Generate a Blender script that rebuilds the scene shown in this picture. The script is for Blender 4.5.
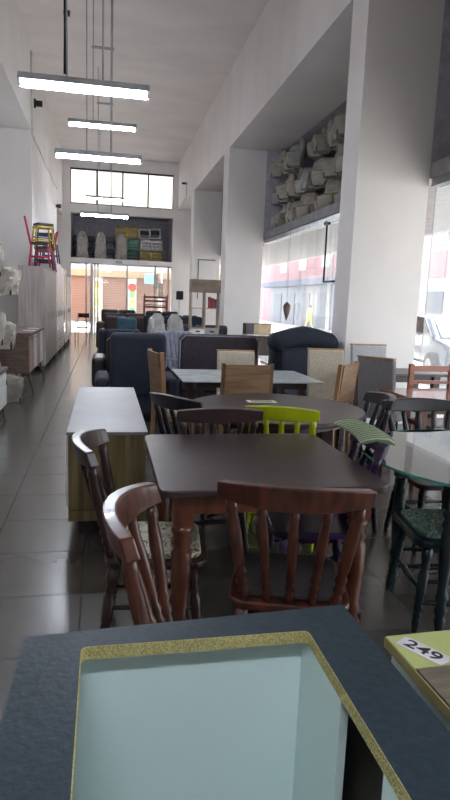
import bpy, bmesh, math, random
from mathutils import Vector, Matrix, noise
for o in list(bpy.data.objects): bpy.data.objects.remove(o)
C = bpy.context.scene.collection
S = bpy.context.scene
PI = math.pi
random.seed(7)

# ------------------------------------------------------------------ camera, world, sun, exposure
H = 1.5
cd = bpy.data.cameras.new('camera'); cam = bpy.data.objects.new('camera', cd); C.objects.link(cam)
cd.sensor_fit = 'VERTICAL'; cd.sensor_height = 36; cd.lens = 27; cd.clip_start = 0.02; cd.clip_end = 500
cam.matrix_world = Matrix(((0.98040953, -0.00486951, -0.19690972, 0),
                           (-0.19344676, 0.16442974, -0.96723379, 0),
                           (0.03708777, 0.98637678, 0.1602665, H), (0, 0, 0, 1)))
S.camera = cam
W = bpy.data.worlds.new('sky'); S.world = W; W.use_nodes = True
W.node_tree.nodes['Background'].inputs[0].default_value = (0.92, 0.95, 1.0, 1)
W.node_tree.nodes['Background'].inputs[1].default_value = 2.7
sl = bpy.data.lights.new('sun', 'SUN'); sl.energy = 7.0; sl.angle = 0.02; sl.color = (1, 0.94, 0.86)
sun = bpy.data.objects.new('sun', sl); C.objects.link(sun)
sun.rotation_euler = Vector((-0.38, -0.25, -0.9)).to_track_quat('-Z', 'Y').to_euler()
def portal(name, loc, rot, sx, sy):
    l = bpy.data.lights.new(name, 'AREA'); l.shape = 'RECTANGLE'; l.size = sx; l.size_y = sy
    l.cycles.is_portal = True
    o = bpy.data.objects.new(name, l); C.objects.link(o); o.location = loc; o.rotation_euler = rot
# portals only guide the sampling of the daylight through the real openings
for i, (a, b) in enumerate(((-1.0, 7.2), (7.7, 15.3), (15.9, 21.3), (22.1, 26.2))):
    portal('daylight_portal', (4.12, (a+b)/2, 1.55), (0, PI/2, 0), 3.1, b-a)
portal('daylight_portal', (0.7, 26.45, 1.47), (-PI/2, 0, 0), 4.2, 2.9)
portal('daylight_portal', (0.7, 26.45, 5.97), (-PI/2, 0, 0), 4.2, 1.4)
S.view_settings.view_transform = 'Standard'; S.view_settings.look = 'None'
S.view_settings.exposure = 1.4; S.view_settings.gamma = 1; S.view_settings.use_curve_mapping = False

# ------------------------------------------------------------------ materials
def srgb(c):
    return tuple((x/12.92 if x <= 0.04045 else ((x+0.055)/1.055)**2.4) for x in [v/255 for v in c])+(1,)
MC = {}
def mat(name, col, rough=0.5, metal=0, col2=None, scale=(8, 8, 8), bump=0, detail=4, coat=0, alpha=1, trans=0, ior=1.45, bscale=None, lo=0.35, hi=0.65, spec=None):
    if name in MC: return MC[name]
    m = bpy.data.materials.new(name); m.use_nodes = True; nt = m.node_tree; N = nt.nodes; L = nt.links
    p = N['Principled BSDF']; p.inputs['Base Color'].default_value = srgb(col); p.inputs['Roughness'].default_value = rough
    p.inputs['Metallic'].default_value = metal; p.inputs['Coat Weight'].default_value = coat
    p.inputs['Alpha'].default_value = alpha; p.inputs['Transmission Weight'].default_value = trans; p.inputs['IOR'].default_value = ior
    if spec is not None: p.inputs['Specular IOR Level'].default_value = spec
    tc = N.new('ShaderNodeTexCoord'); mp = N.new('ShaderNodeMapping'); mp.inputs['Scale'].default_value = scale
    L.new(tc.outputs['Object'], mp.inputs[0])
    nz = N.new('ShaderNodeTexNoise'); nz.inputs['Scale'].default_value = 1; nz.inputs['Detail'].default_value = detail
    L.new(mp.outputs[0], nz.inputs['Vector'])
    if col2 is None: col2 = tuple(int(v*0.88) for v in col)
    r = N.new('ShaderNodeValToRGB'); r.color_ramp.elements[0].position = lo; r.color_ramp.elements[1].position = hi
    r.color_ramp.elements[0].color = srgb(col2); r.color_ramp.elements[1].color = srgb(col)
    L.new(nz.outputs['Fac'], r.inputs[0]); L.new(r.outputs[0], p.inputs['Base Color'])
    if bump:
        b = N.new('ShaderNodeBump'); b.inputs['Strength'].default_value = bump; b.inputs['Distance'].default_value = 0.01
        if bscale:
            n2 = N.new('ShaderNodeTexNoise'); n2.inputs['Scale'].default_value = bscale; n2.inputs['Detail'].default_value = 3
            L.new(tc.outputs['Object'], n2.inputs['Vector']); L.new(n2.outputs['Fac'], b.inputs['Height'])
        else: L.new(nz.outputs['Fac'], b.inputs['Height'])
        L.new(b.outputs[0], p.inputs['Normal'])
    MC[name] = m; return m
def emit(name, col, st):
    m = bpy.data.materials.new(name); m.use_nodes = True; nt = m.node_tree; nt.nodes.clear()
    e = nt.nodes.new('ShaderNodeEmission'); e.inputs[0].default_value = srgb(col); e.inputs[1].default_value = st
    o = nt.nodes.new('ShaderNodeOutputMaterial'); nt.links.new(e.outputs[0], o.inputs[0]); return m
def glass_mat(name, tint=(0.93, 0.96, 0.97, 1), haze=0.03):
    m = bpy.data.materials.new(name); m.use_nodes = True; nt = m.node_tree; nt.nodes.clear(); N = nt.nodes; L = nt.links
    t = N.new('ShaderNodeBsdfTransparent'); t.inputs[0].default_value = tint
    d = N.new('ShaderNodeBsdfTranslucent'); d.inputs[0].default_value = (0.9, 0.93, 0.97, 1)
    g = N.new('ShaderNodeBsdfGlossy'); g.inputs['Roughness'].default_value = 0.03
    lw = N.new('ShaderNodeLayerWeight'); pw = N.new('ShaderNodeMath'); pw.operation = 'POWER'; pw.inputs[1].default_value = 5; L.new(lw.outputs['Facing'], pw.inputs[0]); lw.inputs[0].default_value = 0.5
    f = N.new('ShaderNodeMapRange'); f.inputs[3].default_value = 0.03; f.inputs[4].default_value = 0.6; L.new(pw.outputs[0], f.inputs[0])
    m1 = N.new('ShaderNodeMixShader'); m1.inputs[0].default_value = haze; L.new(t.outputs[0], m1.inputs[1]); L.new(d.outputs[0], m1.inputs[2])
    m2 = N.new('ShaderNodeMixShader'); L.new(f.outputs[0], m2.inputs[0]); L.new(m1.outputs[0], m2.inputs[1]); L.new(g.outputs[0], m2.inputs[2])
    o = N.new('ShaderNodeOutputMaterial'); L.new(m2.outputs[0], o.inputs[0]); return m
def plastic_mat(name, col, alpha):
    m = mat(name, col, 0.16, alpha=alpha, bump=1.0, scale=(3, 3, 1), bscale=11, col2=tuple(int(v*.88) for v in col), spec=.9)
    m.node_tree.nodes['Bump'].inputs['Distance'].default_value = .012; return m
def tile_mat():
    m = bpy.data.materials.new('slate_tile'); m.use_nodes = True; nt = m.node_tree; N = nt.nodes; L = nt.links
    p = N['Principled BSDF']; tc = N.new('ShaderNodeTexCoord'); mp = N.new('ShaderNodeMapping')
    mp.inputs['Location'].default_value = (0.65, -2.96, 0); L.new(tc.outputs['Object'], mp.inputs[0])
    b = N.new('ShaderNodeTexBrick'); b.offset = 0; b.inputs['Scale'].default_value = 1; b.inputs['Brick Width'].default_value = 0.54
    b.inputs['Row Height'].default_value = 0.542; b.inputs['Mortar Size'].default_value = 0.0045; b.inputs['Mortar Smooth'].default_value = 0.1
    b.inputs['Color1'].default_value = srgb((86, 81, 75)); b.inputs['Color2'].default_value = srgb((76, 71, 66)); b.inputs['Mortar'].default_value = srgb((52, 48, 44))
    L.new(mp.outputs[0], b.inputs['Vector'])
    nz = N.new('ShaderNodeTexNoise'); nz.inputs['Scale'].default_value = 3; nz.inputs['Detail'].default_value = 6; L.new(tc.outputs['Object'], nz.inputs['Vector'])
    mx = N.new('ShaderNodeMix'); mx.data_type = 'RGBA'; mx.blend_type = 'MULTIPLY'; mx.inputs[0].default_value = 0.35
    L.new(b.outputs['Color'], mx.inputs[6]); L.new(nz.outputs['Fac'], mx.inputs[7]); L.new(mx.outputs[2], p.inputs['Base Color'])
    p.inputs['Roughness'].default_value = 0.24; p.inputs['Coat Weight'].default_value = 0.35; p.inputs['Coat Roughness'].default_value = 0.2
    bm_ = N.new('ShaderNodeBump'); bm_.inputs['Strength'].default_value = 0.5; bm_.inputs['Distance'].default_value = 0.004; bm_.invert = True
    L.new(b.outputs['Fac'], bm_.inputs['Height']); L.new(bm_.outputs[0], p.inputs['Normal']); L.new(bm_.outputs[0], p.inputs['Coat Normal'])
    bm_.inputs['Distance'].default_value = 0.006
    for sock, lo_, hi_ in (('Roughness', .24, .6), ('Coat Weight', .3, 0), ('Specular IOR Level', .5, .25)):
        mr = N.new('ShaderNodeMapRange'); mr.inputs[3].default_value = lo_; mr.inputs[4].default_value = hi_; L.new(b.outputs['Fac'], mr.inputs[0]); L.new(mr.outputs[0], p.inputs[sock])
    return m
def swirl_mat(name, c1, c2):
    m = bpy.data.materials.new(name); m.use_nodes = True; nt = m.node_tree; N = nt.nodes; L = nt.links; p = N['Principled BSDF']
    tc = N.new('ShaderNodeTexCoord'); nz = N.new('ShaderNodeTexNoise'); nz.inputs['Scale'].default_value = 9; nz.inputs['Detail'].default_value = 1; nz.inputs['Distortion'].default_value = 1.5
    L.new(tc.outputs['Object'], nz.inputs['Vector'])
    r = N.new('ShaderNodeValToRGB'); r.color_ramp.interpolation = 'CONSTANT'; e = r.color_ramp.elements
    e[0].position = 0; e[0].color = srgb(c1); e[1].position = 0.44; e[1].color = srgb(c2)
    for q, c in ((0.47, c1), (0.55, c2), (0.59, c1)):
        k = e.new(q); k.color = srgb(c)
    L.new(nz.outputs['Fac'], r.inputs[0]); L.new(r.outputs[0], p.inputs['Base Color']); p.inputs['Roughness'].default_value = 0.6
    return m
WALL = mat('plaster', (228, 223, 221), 0.85, col2=(221, 216, 214), scale=(1.2, 1.2, 0.7), bump=0.15, bscale=6)
CEIL = mat('ceiling_plaster', (236, 228, 225), 0.9, col2=(226, 218, 215), scale=(0.6, 1.4, 1), bump=0.1)
DARKW = mat('mezzanine_paint', (188, 185, 194), 0.9)
FLOOR = tile_mat()
ALU = mat('aluminium', (170, 172, 175), 0.35, 0.8)
WHITE = mat('white_melamine', (222, 222, 220), 0.4)
MINT = mat('mint_melamine', (216, 234, 230), 0.35, col2=(211, 230, 226), scale=(2, 2, 2))
COUNTER = mat('blue_grey_laminate', (40, 53, 62), 0.5, col2=(32, 44, 52), scale=(60, 60, 60), bump=0.1, bscale=90, spec=.3)
CHIP = mat('raw_chipboard', (196, 186, 128), 0.9, col2=(150, 138, 84), scale=(260, 260, 260), bump=0.5)
GLASS = glass_mat('window_glass'); GLASSH = glass_mat('hazy_window_glass', haze=.1)
DARKWOOD = mat('espresso_wood', (62, 44, 44), 0.36, col2=(46, 33, 33), scale=(3, 40, 40), bump=0.06, coat=0.1)
REDWOOD = mat('red_mahogany_wood', (96, 52, 34), 0.34, col2=(64, 34, 24), scale=(30, 30, 4), coat=0.1)
BROWNWOOD = mat('walnut_stained_wood', (86, 44, 30), 0.32, col2=(52, 28, 22), scale=(30, 30, 5), coat=0.12)
BLACKWOOD = mat('black_lacquered_wood', (30, 28, 34), 0.36, coat=0.05)
GREENBLACK = mat('dark_green_lacquer', (24, 36, 38), 0.3, coat=0.15)
PURPLE = mat('purple_lacquer', (52, 28, 66), 0.32, coat=0.1)
YELLOWGREEN = mat('lime_lacquer', (172, 182, 16), 0.35, coat=0.3)
OAK = mat('olive_oak_veneer', (120, 104, 68), 0.5, col2=(78, 66, 42), scale=(26, 26, 1.6), bump=0.08, detail=7)
VENEER = mat('brown_oak_veneer', (142, 112, 84), 0.5, col2=(112, 84, 60), scale=(3, 30, 50))
PALEW = mat('pale_top_laminate', (128, 122, 126), 0.42, scale=(2, 2, 2), spec=.35)
BEIGE = mat('beige_linen', (196, 184, 166), 0.9, scale=(60, 60, 60), bump=0.2)
GREY = mat('grey_upholstery', (140, 138, 142), 0.9, scale=(60, 60, 60), bump=0.2)
NAVY = mat('navy_suede', (35, 40, 54), 0.85, scale=(12, 12, 12), bump=0.15)
PLUM = mat('plum_grey_suede', (66, 58, 68), 0.85, scale=(12, 12, 12), bump=0.15)
BLKFAB = mat('black_leather', (36, 32, 36), 0.45, scale=(12, 12, 12), bump=0.2)
BRNFAB = mat('brown_leather', (62, 44, 42), 0.5, scale=(12, 12, 12), bump=0.2)
TEAL = mat('teal_velvet', (62, 96, 112), 0.8)
SILVERF = mat('silver_grey_velvet', (140, 142, 156), 0.7)
PIPING = mat('light_piping', (150, 146, 156), 0.6)
BAG = plastic_mat('clear_plastic_wrap', (206, 204, 198), 0.5)
BAGD = plastic_mat('dusty_plastic_wrap', (200, 192, 178), 0.6)
ASH = mat('grey_ash_laminate', (166, 156, 150), 0.5, col2=(140, 130, 125), scale=(22, 22, 1.5))
PINKWOOD = mat('rosy_wood_laminate', (176, 146, 132), 0.4, col2=(150, 120, 108), scale=(22, 22, 1.5))
DKBROWN = mat('dark_brown_laminate', (84, 66, 58), 0.4, col2=(66, 50, 44), scale=(20, 20, 2))
TAUPE = mat('taupe_laminate', (110, 92, 84), 0.5, col2=(88, 72, 66), scale=(4, 30, 30))
BLACKM = mat('black_metal', (22, 22, 24), 0.4)
STEEL = mat('fixture_steel', (168, 170, 176), 0.5)
TUBE = emit('tube_glow', (234, 242, 255), 64)

def stripe_mat():
    m = mat('pale_green_ribbed', (150, 162, 130), .7); nt = m.node_tree; N = nt.nodes; L = nt.links
    w = N.new('ShaderNodeTexWave'); w.bands_direction = 'Y'; w.inputs['Scale'].default_value = 17; tc = N.new('ShaderNodeTexCoord'); L.new(tc.outputs['Object'], w.inputs['Vector'])
    r = N.new('ShaderNodeValToRGB'); r.color_ramp.elements[0].color = srgb((84, 98, 78)); r.color_ramp.elements[1].color = srgb((158, 170, 138)); r.color_ramp.elements[0].position = .25; r.color_ramp.elements[1].position = .5
    L.new(w.outputs['Fac'], r.inputs[0]); L.new(r.outputs[0], N['Principled BSDF'].inputs['Base Color']); return m
# ------------------------------------------------------------------ mesh helpers
def T(x=0, y=0, z=0, rx=0, ry=0, rz=0):
    return Matrix.Translation((x, y, z)) @ Matrix.Rotation(rz, 4, 'Z') @ Matrix.Rotation(ry, 4, 'Y') @ Matrix.Rotation(rx, 4, 'X')
def box(bm, x0, y0, z0, x1, y1, z1, bev=0, seg=2, M=None):
    r = bmesh.ops.create_cube(bm, size=1)
    vs = r['verts']
    for v in vs: v.co = Vector(((x0+x1)/2+v.co.x*(x1-x0), (y0+y1)/2+v.co.y*(y1-y0), (z0+z1)/2+v.co.z*(z1-z0)))
    if bev:
        es = list({e for v in vs for e in v.link_edges})
        rr = bmesh.ops.bevel(bm, geom=es, offset=bev, segments=seg, profile=0.5, affect='EDGES')
        vs = list({v for f in rr['faces'] for v in f.verts} | {v for v in vs if v.is_valid})
        if seg > 2:
            for f in rr['faces']: f.smooth = True
    if M: bmesh.ops.transform(bm, matrix=M, verts=vs)
    return vs
def lathe(bm, p0, p1, prof, n=10):
    p0 = Vector(p0); p1 = Vector(p1); d = (p1-p0); q = d.to_track_quat('Z', 'Y'); Ln = d.length; rings = []
    for t, r in prof:
        rings.append([bm.verts.new(p0+q @ Vector((r*math.cos(2*PI*k/n), r*math.sin(2*PI*k/n), t*Ln))) for k in range(n)])
    for a, b in zip(rings, rings[1:]):
        for k in range(n):
            f = bm.faces.new((a[k], a[(k+1) % n], b[(k+1) % n], b[k])); f.smooth = True
    bm.faces.new(rings[0][::-1]); bm.faces.new(rings[-1])
def rod(bm, p0, p1, r, n=8, r2=None): lathe(bm, p0, p1, [(0, r), (1, r if r2 is None else r2)], n)
def tube(bm, pts, r, n=8):
    for a, b in zip(pts, pts[1:]): rod(bm, a, b, r, n)
def prism(bm, pts, z0, z1, M=None):
    a = [bm.verts.new((x, y, z0)) for x, y in pts]; b = [bm.verts.new((x, y, z1)) for x, y in pts]; n = len(pts)
    bm.faces.new(a[::-1]); bm.faces.new(b)
    for k in range(n): bm.faces.new((a[k], a[(k+1) % n], b[(k+1) % n], b[k]))
    if M: bmesh.ops.transform(bm, matrix=M, verts=a+b)
def rrect(x0, y0, x1, y1, r, n=5):
    out = []
    for cx, cy, a0 in ((x1-r, y1-r, 0), (x0+r, y1-r, 90), (x0+r, y0+r, 180), (x1-r, y0+r, 270)):
        for k in range(n+1):
            a = math.radians(a0+90*k/n); out.append((cx+r*math.cos(a), cy+r*math.sin(a)))
    return out
def circ(r, n=48, cx=0, cy=0): return [(cx+r*math.cos(2*PI*k/n), cy+r*math.sin(2*PI*k/n)) for k in range(n)]
def obj(name, bm, m, parent=None, label=None, bevel=0):
    bmesh.ops.recalc_face_normals(bm, faces=bm.faces)
    me = bpy.data.meshes.new(name); bm.to_mesh(me); bm.free(); me.materials.append(m)
    o = bpy.data.objects.new(name, me); C.objects.link(o)
    if parent: o.parent = parent
    if label: o['label'] = label
    if bevel:
        md = o.modifiers.new('bevel', 'BEVEL'); md.width = bevel; md.segments = 2; md.limit_method = 'ANGLE'
    return o
def NB(): return bmesh.new()
def bx(name, m, parent, *a, bev=0, seg=2, M=None, label=None):
    b = NB(); box(b, *a, bev=bev, seg=seg, M=M); return obj(name, b, m, parent, label)
def thing(name, label, cat, loc=(0, 0, 0), rz=0, group=None, kind=None):
    o = bpy.data.objects.new(name, None); C.objects.link(o); o.location = loc; o.rotation_euler = (0, 0, rz); o.empty_display_size = .1
    tag(o, label, cat, group, kind); return o
def tag(o, label, cat, group=None, kind=None):
    o['label'] = label; o['category'] = cat
    if group: o['group'] = group
    if kind: o['kind'] = kind
    return o
KIDS = {}
def kids(o):
    return [c for c in bpy.data.objects if c.parent == o]
def dup(root, loc, rz=0, label=None, group=None, rot=None, scale=None):
    r = root.copy(); C.objects.link(r); r.location = loc; r.rotation_euler = rot or (0, 0, rz)
    if scale: r.scale = scale
    if label: r['label'] = label
    if group: r['group'] = group
    for ch in kids(root):
        c = ch.copy(); C.objects.link(c); c.parent = r
        for g in kids(ch):
            d = g.copy(); C.objects.link(d); d.parent = c
    return r
def struct(name, bm, m, parent=None, label=None):
    o = obj(name, bm, m, parent)
    if not parent: o['kind'] = 'structure'; o['label'] = label or name.replace('_', ' '); 
    return o
def sbox(name, m, *a, parent=None, label=None):
    b = NB(); box(b, *a); return struct(name, b, m, parent, label)

# ------------------------------------------------------------------ setting
XL, XR, XW, XREC = -1.7, 3.0, 3.96, -3.8
ZC, ZB, ZM, YB, YS = 7.15, 5.28, 3.30, 26.2, -5.0
sbox('floor', FLOOR, XREC-.2, YS, -.1, 4.2, YB+.3, 0, label='dark slate tiled shop floor')
sbox('ceiling', CEIL, XREC-.2, YS, ZC, 7.2, YB+2.6, ZC+.2, label='high grey plastered ceiling')
# left side: recessed bay, deep flush pier, beam
sbox('wall_left', WALL, XREC-.2, YS, 0, XREC, YB+2.6, ZC, label='recessed left wall')
sbox('trim_1', WALL, XREC, YS, ZB, XL, 22.9, ZC, label='deep beam above the left bay')
sbox('trim_2', WALL, XREC, 15.35, 0, XL, 22.9, ZB, label='flush left wall pier')
sbox('trim_3', WALL, XREC, 22.9, 4.75, XL, YB+2.6, ZC, label='lower beam at the far left')
sbox('trim_4', WALL, XREC, YB, 0, -1.4, YB+.3, 4.75, label='left pier of the shop front')
# right side: beam, pillars
sbox('trim_5', WALL, XR, YS, ZB, XW+.4, YB+.3, ZC, label='deep beam above the right window bays')
for i, (a, b) in enumerate(((-1.6, -1.1), (7.2, 7.7), (15.33, 16.0), (21.3, 22.0))):
    nm = ['pillar behind the viewer', 'nearest broad pillar on the right', 'second pillar on the right', 'third pillar on the right'][i]
    sbox('trim_%d' % (6+i), WALL, XR, a, 0, XW, b, ZB, label=nm)
sbox('trim_10', DARKW, XW+.4, YS, ZB, 7.0, YB+.3, ZC, label='soffit over the right mezzanine')
# mezzanine floor with concrete edge
sbox('trim_11', mat('slab_edge_paint', (150, 148, 150), 0.8), XW, YS, 3.12, 6.8, YB, ZM, label='right mezzanine slab and window header')
sbox('wall_right', DARKW, 6.8, YS, 3.12, 7.0, YB+.3, ZB, label='back wall of the right mezzanine')
for i, y in enumerate((7.2, 15.33, 21.3)):
    sbox('trim_%d' % (12+i), DARKW, XW, y, ZM, 6.8, y+.3, ZB, label='mezzanine cross wall behind pillar')
sbox('wall_south', WALL, XREC-.2, YS-.2, 0, 7.0, YS, ZC, label='wall behind the viewer')
# back wall
b = NB()
box(b, 2.8, YB, 0, 4.3, YB+.3, ZC); box(b, -1.4, YB, 6.68, 2.8, YB+.3, ZC); box(b, -1.7, YB, 4.75, -1.4, YB+.3, ZC)
box(b, -1.4, YB, 4.92, 2.8, YB+.3, 5.27); box(b, -1.4, YB, 2.93, 2.8, YB+.3, 3.12)
struct('wall_back', b, WALL, label='far wall with header beams over the shop front')
for i, (a, lab) in enumerate((((-1.4, YB+.3, 2.93, 2.8, YB+2.4, 3.12), 'floor slab of the storage loft'), ((-1.5, YB+2.4, 2.93, 2.9, YB+2.5, 5.27), 'grey back wall of the storage loft'), ((-1.5, YB+.3, 2.93, -1.4, YB+2.4, 5.27), 'left side wall of the storage loft'), ((2.8, YB+.3, 2.93, 2.9, YB+2.4, 5.27), 'right side wall of the storage loft'), ((-1.4, YB+.3, 5.1, 2.8, YB+2.4, 5.27), 'ceiling of the storage loft'))):
    sbox('trim_%d' % (20+i), DARKW, *a, label=lab)
# clerestory window
w = sbox('window_1', GLASS, -1.38, YB+.14, 5.28, 2.8, YB+.15, 6.67, label='four pane clerestory window high on the far wall')
b = NB()
for k in range(5): box(b, -1.4+k*1.05-.03, YB+.08, 5.27, -1.4+k*1.05+.03, YB+.2, 6.68)
box(b, -1.4, YB+.08, 5.27, 2.8, YB+.2, 5.32); box(b, -1.4, YB+.08, 6.62, 2.8, YB+.2, 6.68)
obj('window_frame', b, mat('dark_frame', (60, 56, 54), .5), w)
# shop front
w = sbox('window_2', GLASS, -.3, YB+.14, 0, 2.8, YB+.15, 2.93, label='glass shop front at the far end')
b = NB()
for x in (-.78, -.42, -.3, .92, 2.1, 2.66): box(b, x-.03, YB+.09, 0, x+.03, YB+.2, 2.93)
for x in (-.55,): box(b, x-.06, YB-.05, 0, x+.06, YB+.25, 2.93)
box(b, -1.4, YB+.09, 2.87, 2.8, YB+.2, 2.93)
obj('window_frame', b, ALU, w)
# right windows
def bay(n, y0, y1, step, lab):
    w = sbox('window_%d' % n, GLASSH, XW+.1, y0, 0.02, XW+.112, y1, 3.04, label=lab)
    b = NB(); k = max(1, round((y1-y0)/step))
    for i in range(k+1):
        y = y0+(y1-y0)*i/k; box(b, XW+.104, y-.004, 0.02, XW+.108, y+.004, 3.04)
    obj('window_joint', b, mat('grey_seal', (120, 124, 128), .5), w)
    b = NB(); box(b, XW+.03, y0, 3.08, XW+.2, y1, 3.12); box(b, XW+.03, y0, 3.02, XW+.06, y1, 3.08); box(b, XW+.08, y0, 3.02, XW+.11, y1, 3.08); box(b, XW+.15, y0, 3.02, XW+.2, y1, 3.08); box(b, XW+.06, y0, 0, XW+.15, y1, .03)
    obj('window_track', b, ALU, w)
    return w
bay(3, -1.1, 7.2, .95, 'frameless glass window beside the red dining table')
w4 = bay(4, 7.7, 15.33, .95, 'frameless glass window between the two nearest pillars')
bay(5, 16.0, 21.3, .95, 'frameless glass window behind the open shelf unit')
bay(6, 22.0, YB, .95, 'frameless glass window nearest the far wall')
b = NB(); tube(b, [(XW+.06, 10.9, 3.02), (XW+.06, 10.9, 1.95), (XW+.06, 10.0, 1.95)], .018); box(b, XW+.03, 10.8, 2.98, XW+.09, 11.0, 3.05)
obj('window_bar', b, BLACKM, w4)
sbox('wall_corner', WALL, XW, YS, 0, XW+.25, -1.6, 3.12, label='right wall behind the viewer')

# ------------------------------------------------------------------ outdoors
PAVE = mat('sunny_pavement', (205, 200, 194), .9, scale=(1, 1, 1)); ASPH = mat('asphalt', (130, 130, 132), .9, scale=(3, 3, 3))
b = NB(); box(b, -30, YB+.3, -.12, 60, 70, -.02); box(b, 4.2, YS, -.12, 60, YB+.3, -.02); box(b, -30, -40, -.12, 60, YS-.2, -.02); struct('floor_street', b, PAVE, label='bright pavement outside the shop')
STUC = mat('cream_stucco', (188, 178, 162), .9, scale=(.5, .5, .5)); SHUT = mat('terracotta_shutter', (128, 92, 76), .6, col2=(118, 84, 68), scale=(.2, .2, 40))
far = thing('street_building', 'cream building with terracotta roller shutters across the street', 'building', (0, 40, 0))
b = NB(); box(b, -9, .25, 0, 8.5, 6, 14); box(b, -9, 0, 2.85, 8.5, .25, 14); obj('wall', b, STUC, far)
for x0, x1 in ((-5.5, -2.6), (-2.2, -.75), (-.15, 1.42), (2.02, 3.4), (3.7, 6.5)):
    b = NB(); n = 26
    for k in range(n): box(b, x0, .1, .02+k*2.83/n, x1, .22, .02+(k+.86)*2.83/n)
    obj('shutter', b, SHUT, far)
for x0, x1 in ((-.75, -.15), (1.42, 2.02)): bx('pilaster', STUC, far, x0, 0, 0, x1, .25, 2.85)
bx('fascia', mat('beige_fascia', (150, 126, 98), .8), far, -9, -.15, 2.85, 8.5, .02, 3.25)
def signpanel(x0, x1, cols, nm, lab):
    t = thing('street_sign', lab, 'sign', (0, 39.95, 0)); z = 2.6; h = 2.2/len(cols)
    bx('backing', WHITE, t, x0, -.04, .3, x1, .03, 2.75)
    for i, c in enumerate(cols):
        bx('sign_panel', mat('sign_%d_%d_%d' % c, c, .6), t, x0+.05, -.07, z-h*(i+1)+.05, x1-.05, -.035, z-h*i-.02)
    return t
signpanel(-.66, -.3, [(216, 150, 60), (236, 226, 120), (200, 190, 90), (230, 210, 150)], 'a', 'narrow yellow and orange sign panel between the shutters across the street')
t = signpanel(1.5, 1.95, [(236, 232, 225), (120, 180, 90), (224, 196, 90), (90, 170, 110)], 'b', 'green and white sign panel with a red disc across the street')
b = NB(); prism(b, circ(.26, 24), 0, .05, T(1.72, -.09, 2.25, PI/2)); obj('red_disc', b, mat('sign_red', (216, 50, 46), .5), t)
bl = thing('hanging_sign', 'pale blue shop sign hanging over the far street', 'sign', (2.85, 39, 2.8)); bx('sign_board', mat('sky_blue_sign', (120, 190, 226), .5), bl, -.42, -.05, -.3, .42, .05, .3); bx('bracket', ALU, bl, -.4, -.03, .3, .4, .86, .36)
tl = thing('traffic_light', 'black traffic light on a grey pole outside the shop front', 'traffic light', (3.25, 36, -.02))
b = NB(); rod(b, (0, 0, 0), (0, 0, 3.4), .06); rod(b, (0, 0, 3.1), (-.3, 0, 3.1), .03); obj('pole', b, ALU, tl)
for i in range(2):
    h = bx('signal_head', BLACKM, tl, -.45+i*.28, -.13, 2.2-i*.5, -.2+i*.28, .1, 3.0-i*.5, bev=.03)
    for k in range(3):
        b = NB(); rod(b, (-.325+i*.28, -.13, 2.35+.25*k-i*.5), (-.325+i*.28, -.2, 2.35+.25*k-i*.5), .09, 12); obj('lens', b, mat('lens_%d' % k, ((30, 70, 50), (90, 70, 30), (90, 30, 30))[k], .4), h)
# right hand street
PINK = mat('pink_render', (164, 124, 130), .9, col2=(154, 114, 120), scale=(.4, .4, .4)); NAVYA = mat('blue_grey_awning', (92, 104, 128), .8)
pb = thing('pink_building', 'pink corner building with a long blue grey shop awning seen through the window', 'building', (14.5, 0, 0))
bx('wall', PINK, pb, 0, 26, 0, 8, 62, 6.2); bx('roof_parapet', STUC, pb, -.3, 26, 6.2, 8, 62, 6.7)
bx('awning', NAVYA, pb, -1.1, 30, 2.9, 0, 52, 3.3, M=None); bx('shopfront', mat('grey_shopfront', (112, 118, 134), .5), pb, -.15, 30, 0, .05, 52, 2.9)
for k in range(6): bx('shop_door', mat('shop_door_paint', (84, 90, 104), .5), pb, -.2, 31+k*3.5, 0, -.1, 32.8+k*3.5, 2.4)
for k in range(4):
    wv = bx('window', mat('pale_window', (205, 205, 205), .4), pb, -.06, 33+k*5, 4.1, .05, 34.6+k*5, 5.4)
    b = NB()
    for q in range(5): box(b, -.1, 33+k*5, 4.2+q*.25, -.05, 34.6+k*5, 4.28+q*.25)
    obj('louvre', b, WHITE, wv)
wb = thing('white_building', 'tall white building with small pink panels beyond the near right window', 'building', (14, 0, 0))
bx('wall', mat('white_render', (160, 160, 158), .9), wb, 0, 6, 0, 8, 25.5, 9)
for k in range(8):
    bx('window', mat('grey_pane', (140, 150, 160), .2), wb, -.05, 8+k*2.2, 4.2, .05, 9.3+k*2.2, 5.6); bx('panel', PINK, wb, -.06, 8+k*2.2, 2.9, .05, 9.3+k*2.2, 4.0)
    bx('doorway', mat('shop_door_paint', (84, 90, 104), .5), wb, -.04, 8+k*2.2, 0, .05, 9.3+k*2.2, 2.3)
for i, (x, y, lab) in enumerate(((9.5, 25, 'tall pale lamp post outside the window, nearer the second pillar'), (7.6, 17.5, 'pale street pole outside the window beside the nearest pillar'), (6.6, 9.6, 'pale street pole beyond the near right window'))):
    t = thing('street_pole', lab, 'pole', (x, y, -.02)); b = NB(); rod(b, (0, 0, 0), (0, 0, 6), .09); obj('pole', b, ALU, t); b = NB(); tube(b, [(0, 0, 5.8), (.4, 0, 6.2), (1.2, 0, 6.3)], .04); obj('arm', b, ALU, t); bx('pole_foot', ALU, t, -.16, -.16, 0, .16, .16, .2, bev=.02)
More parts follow.
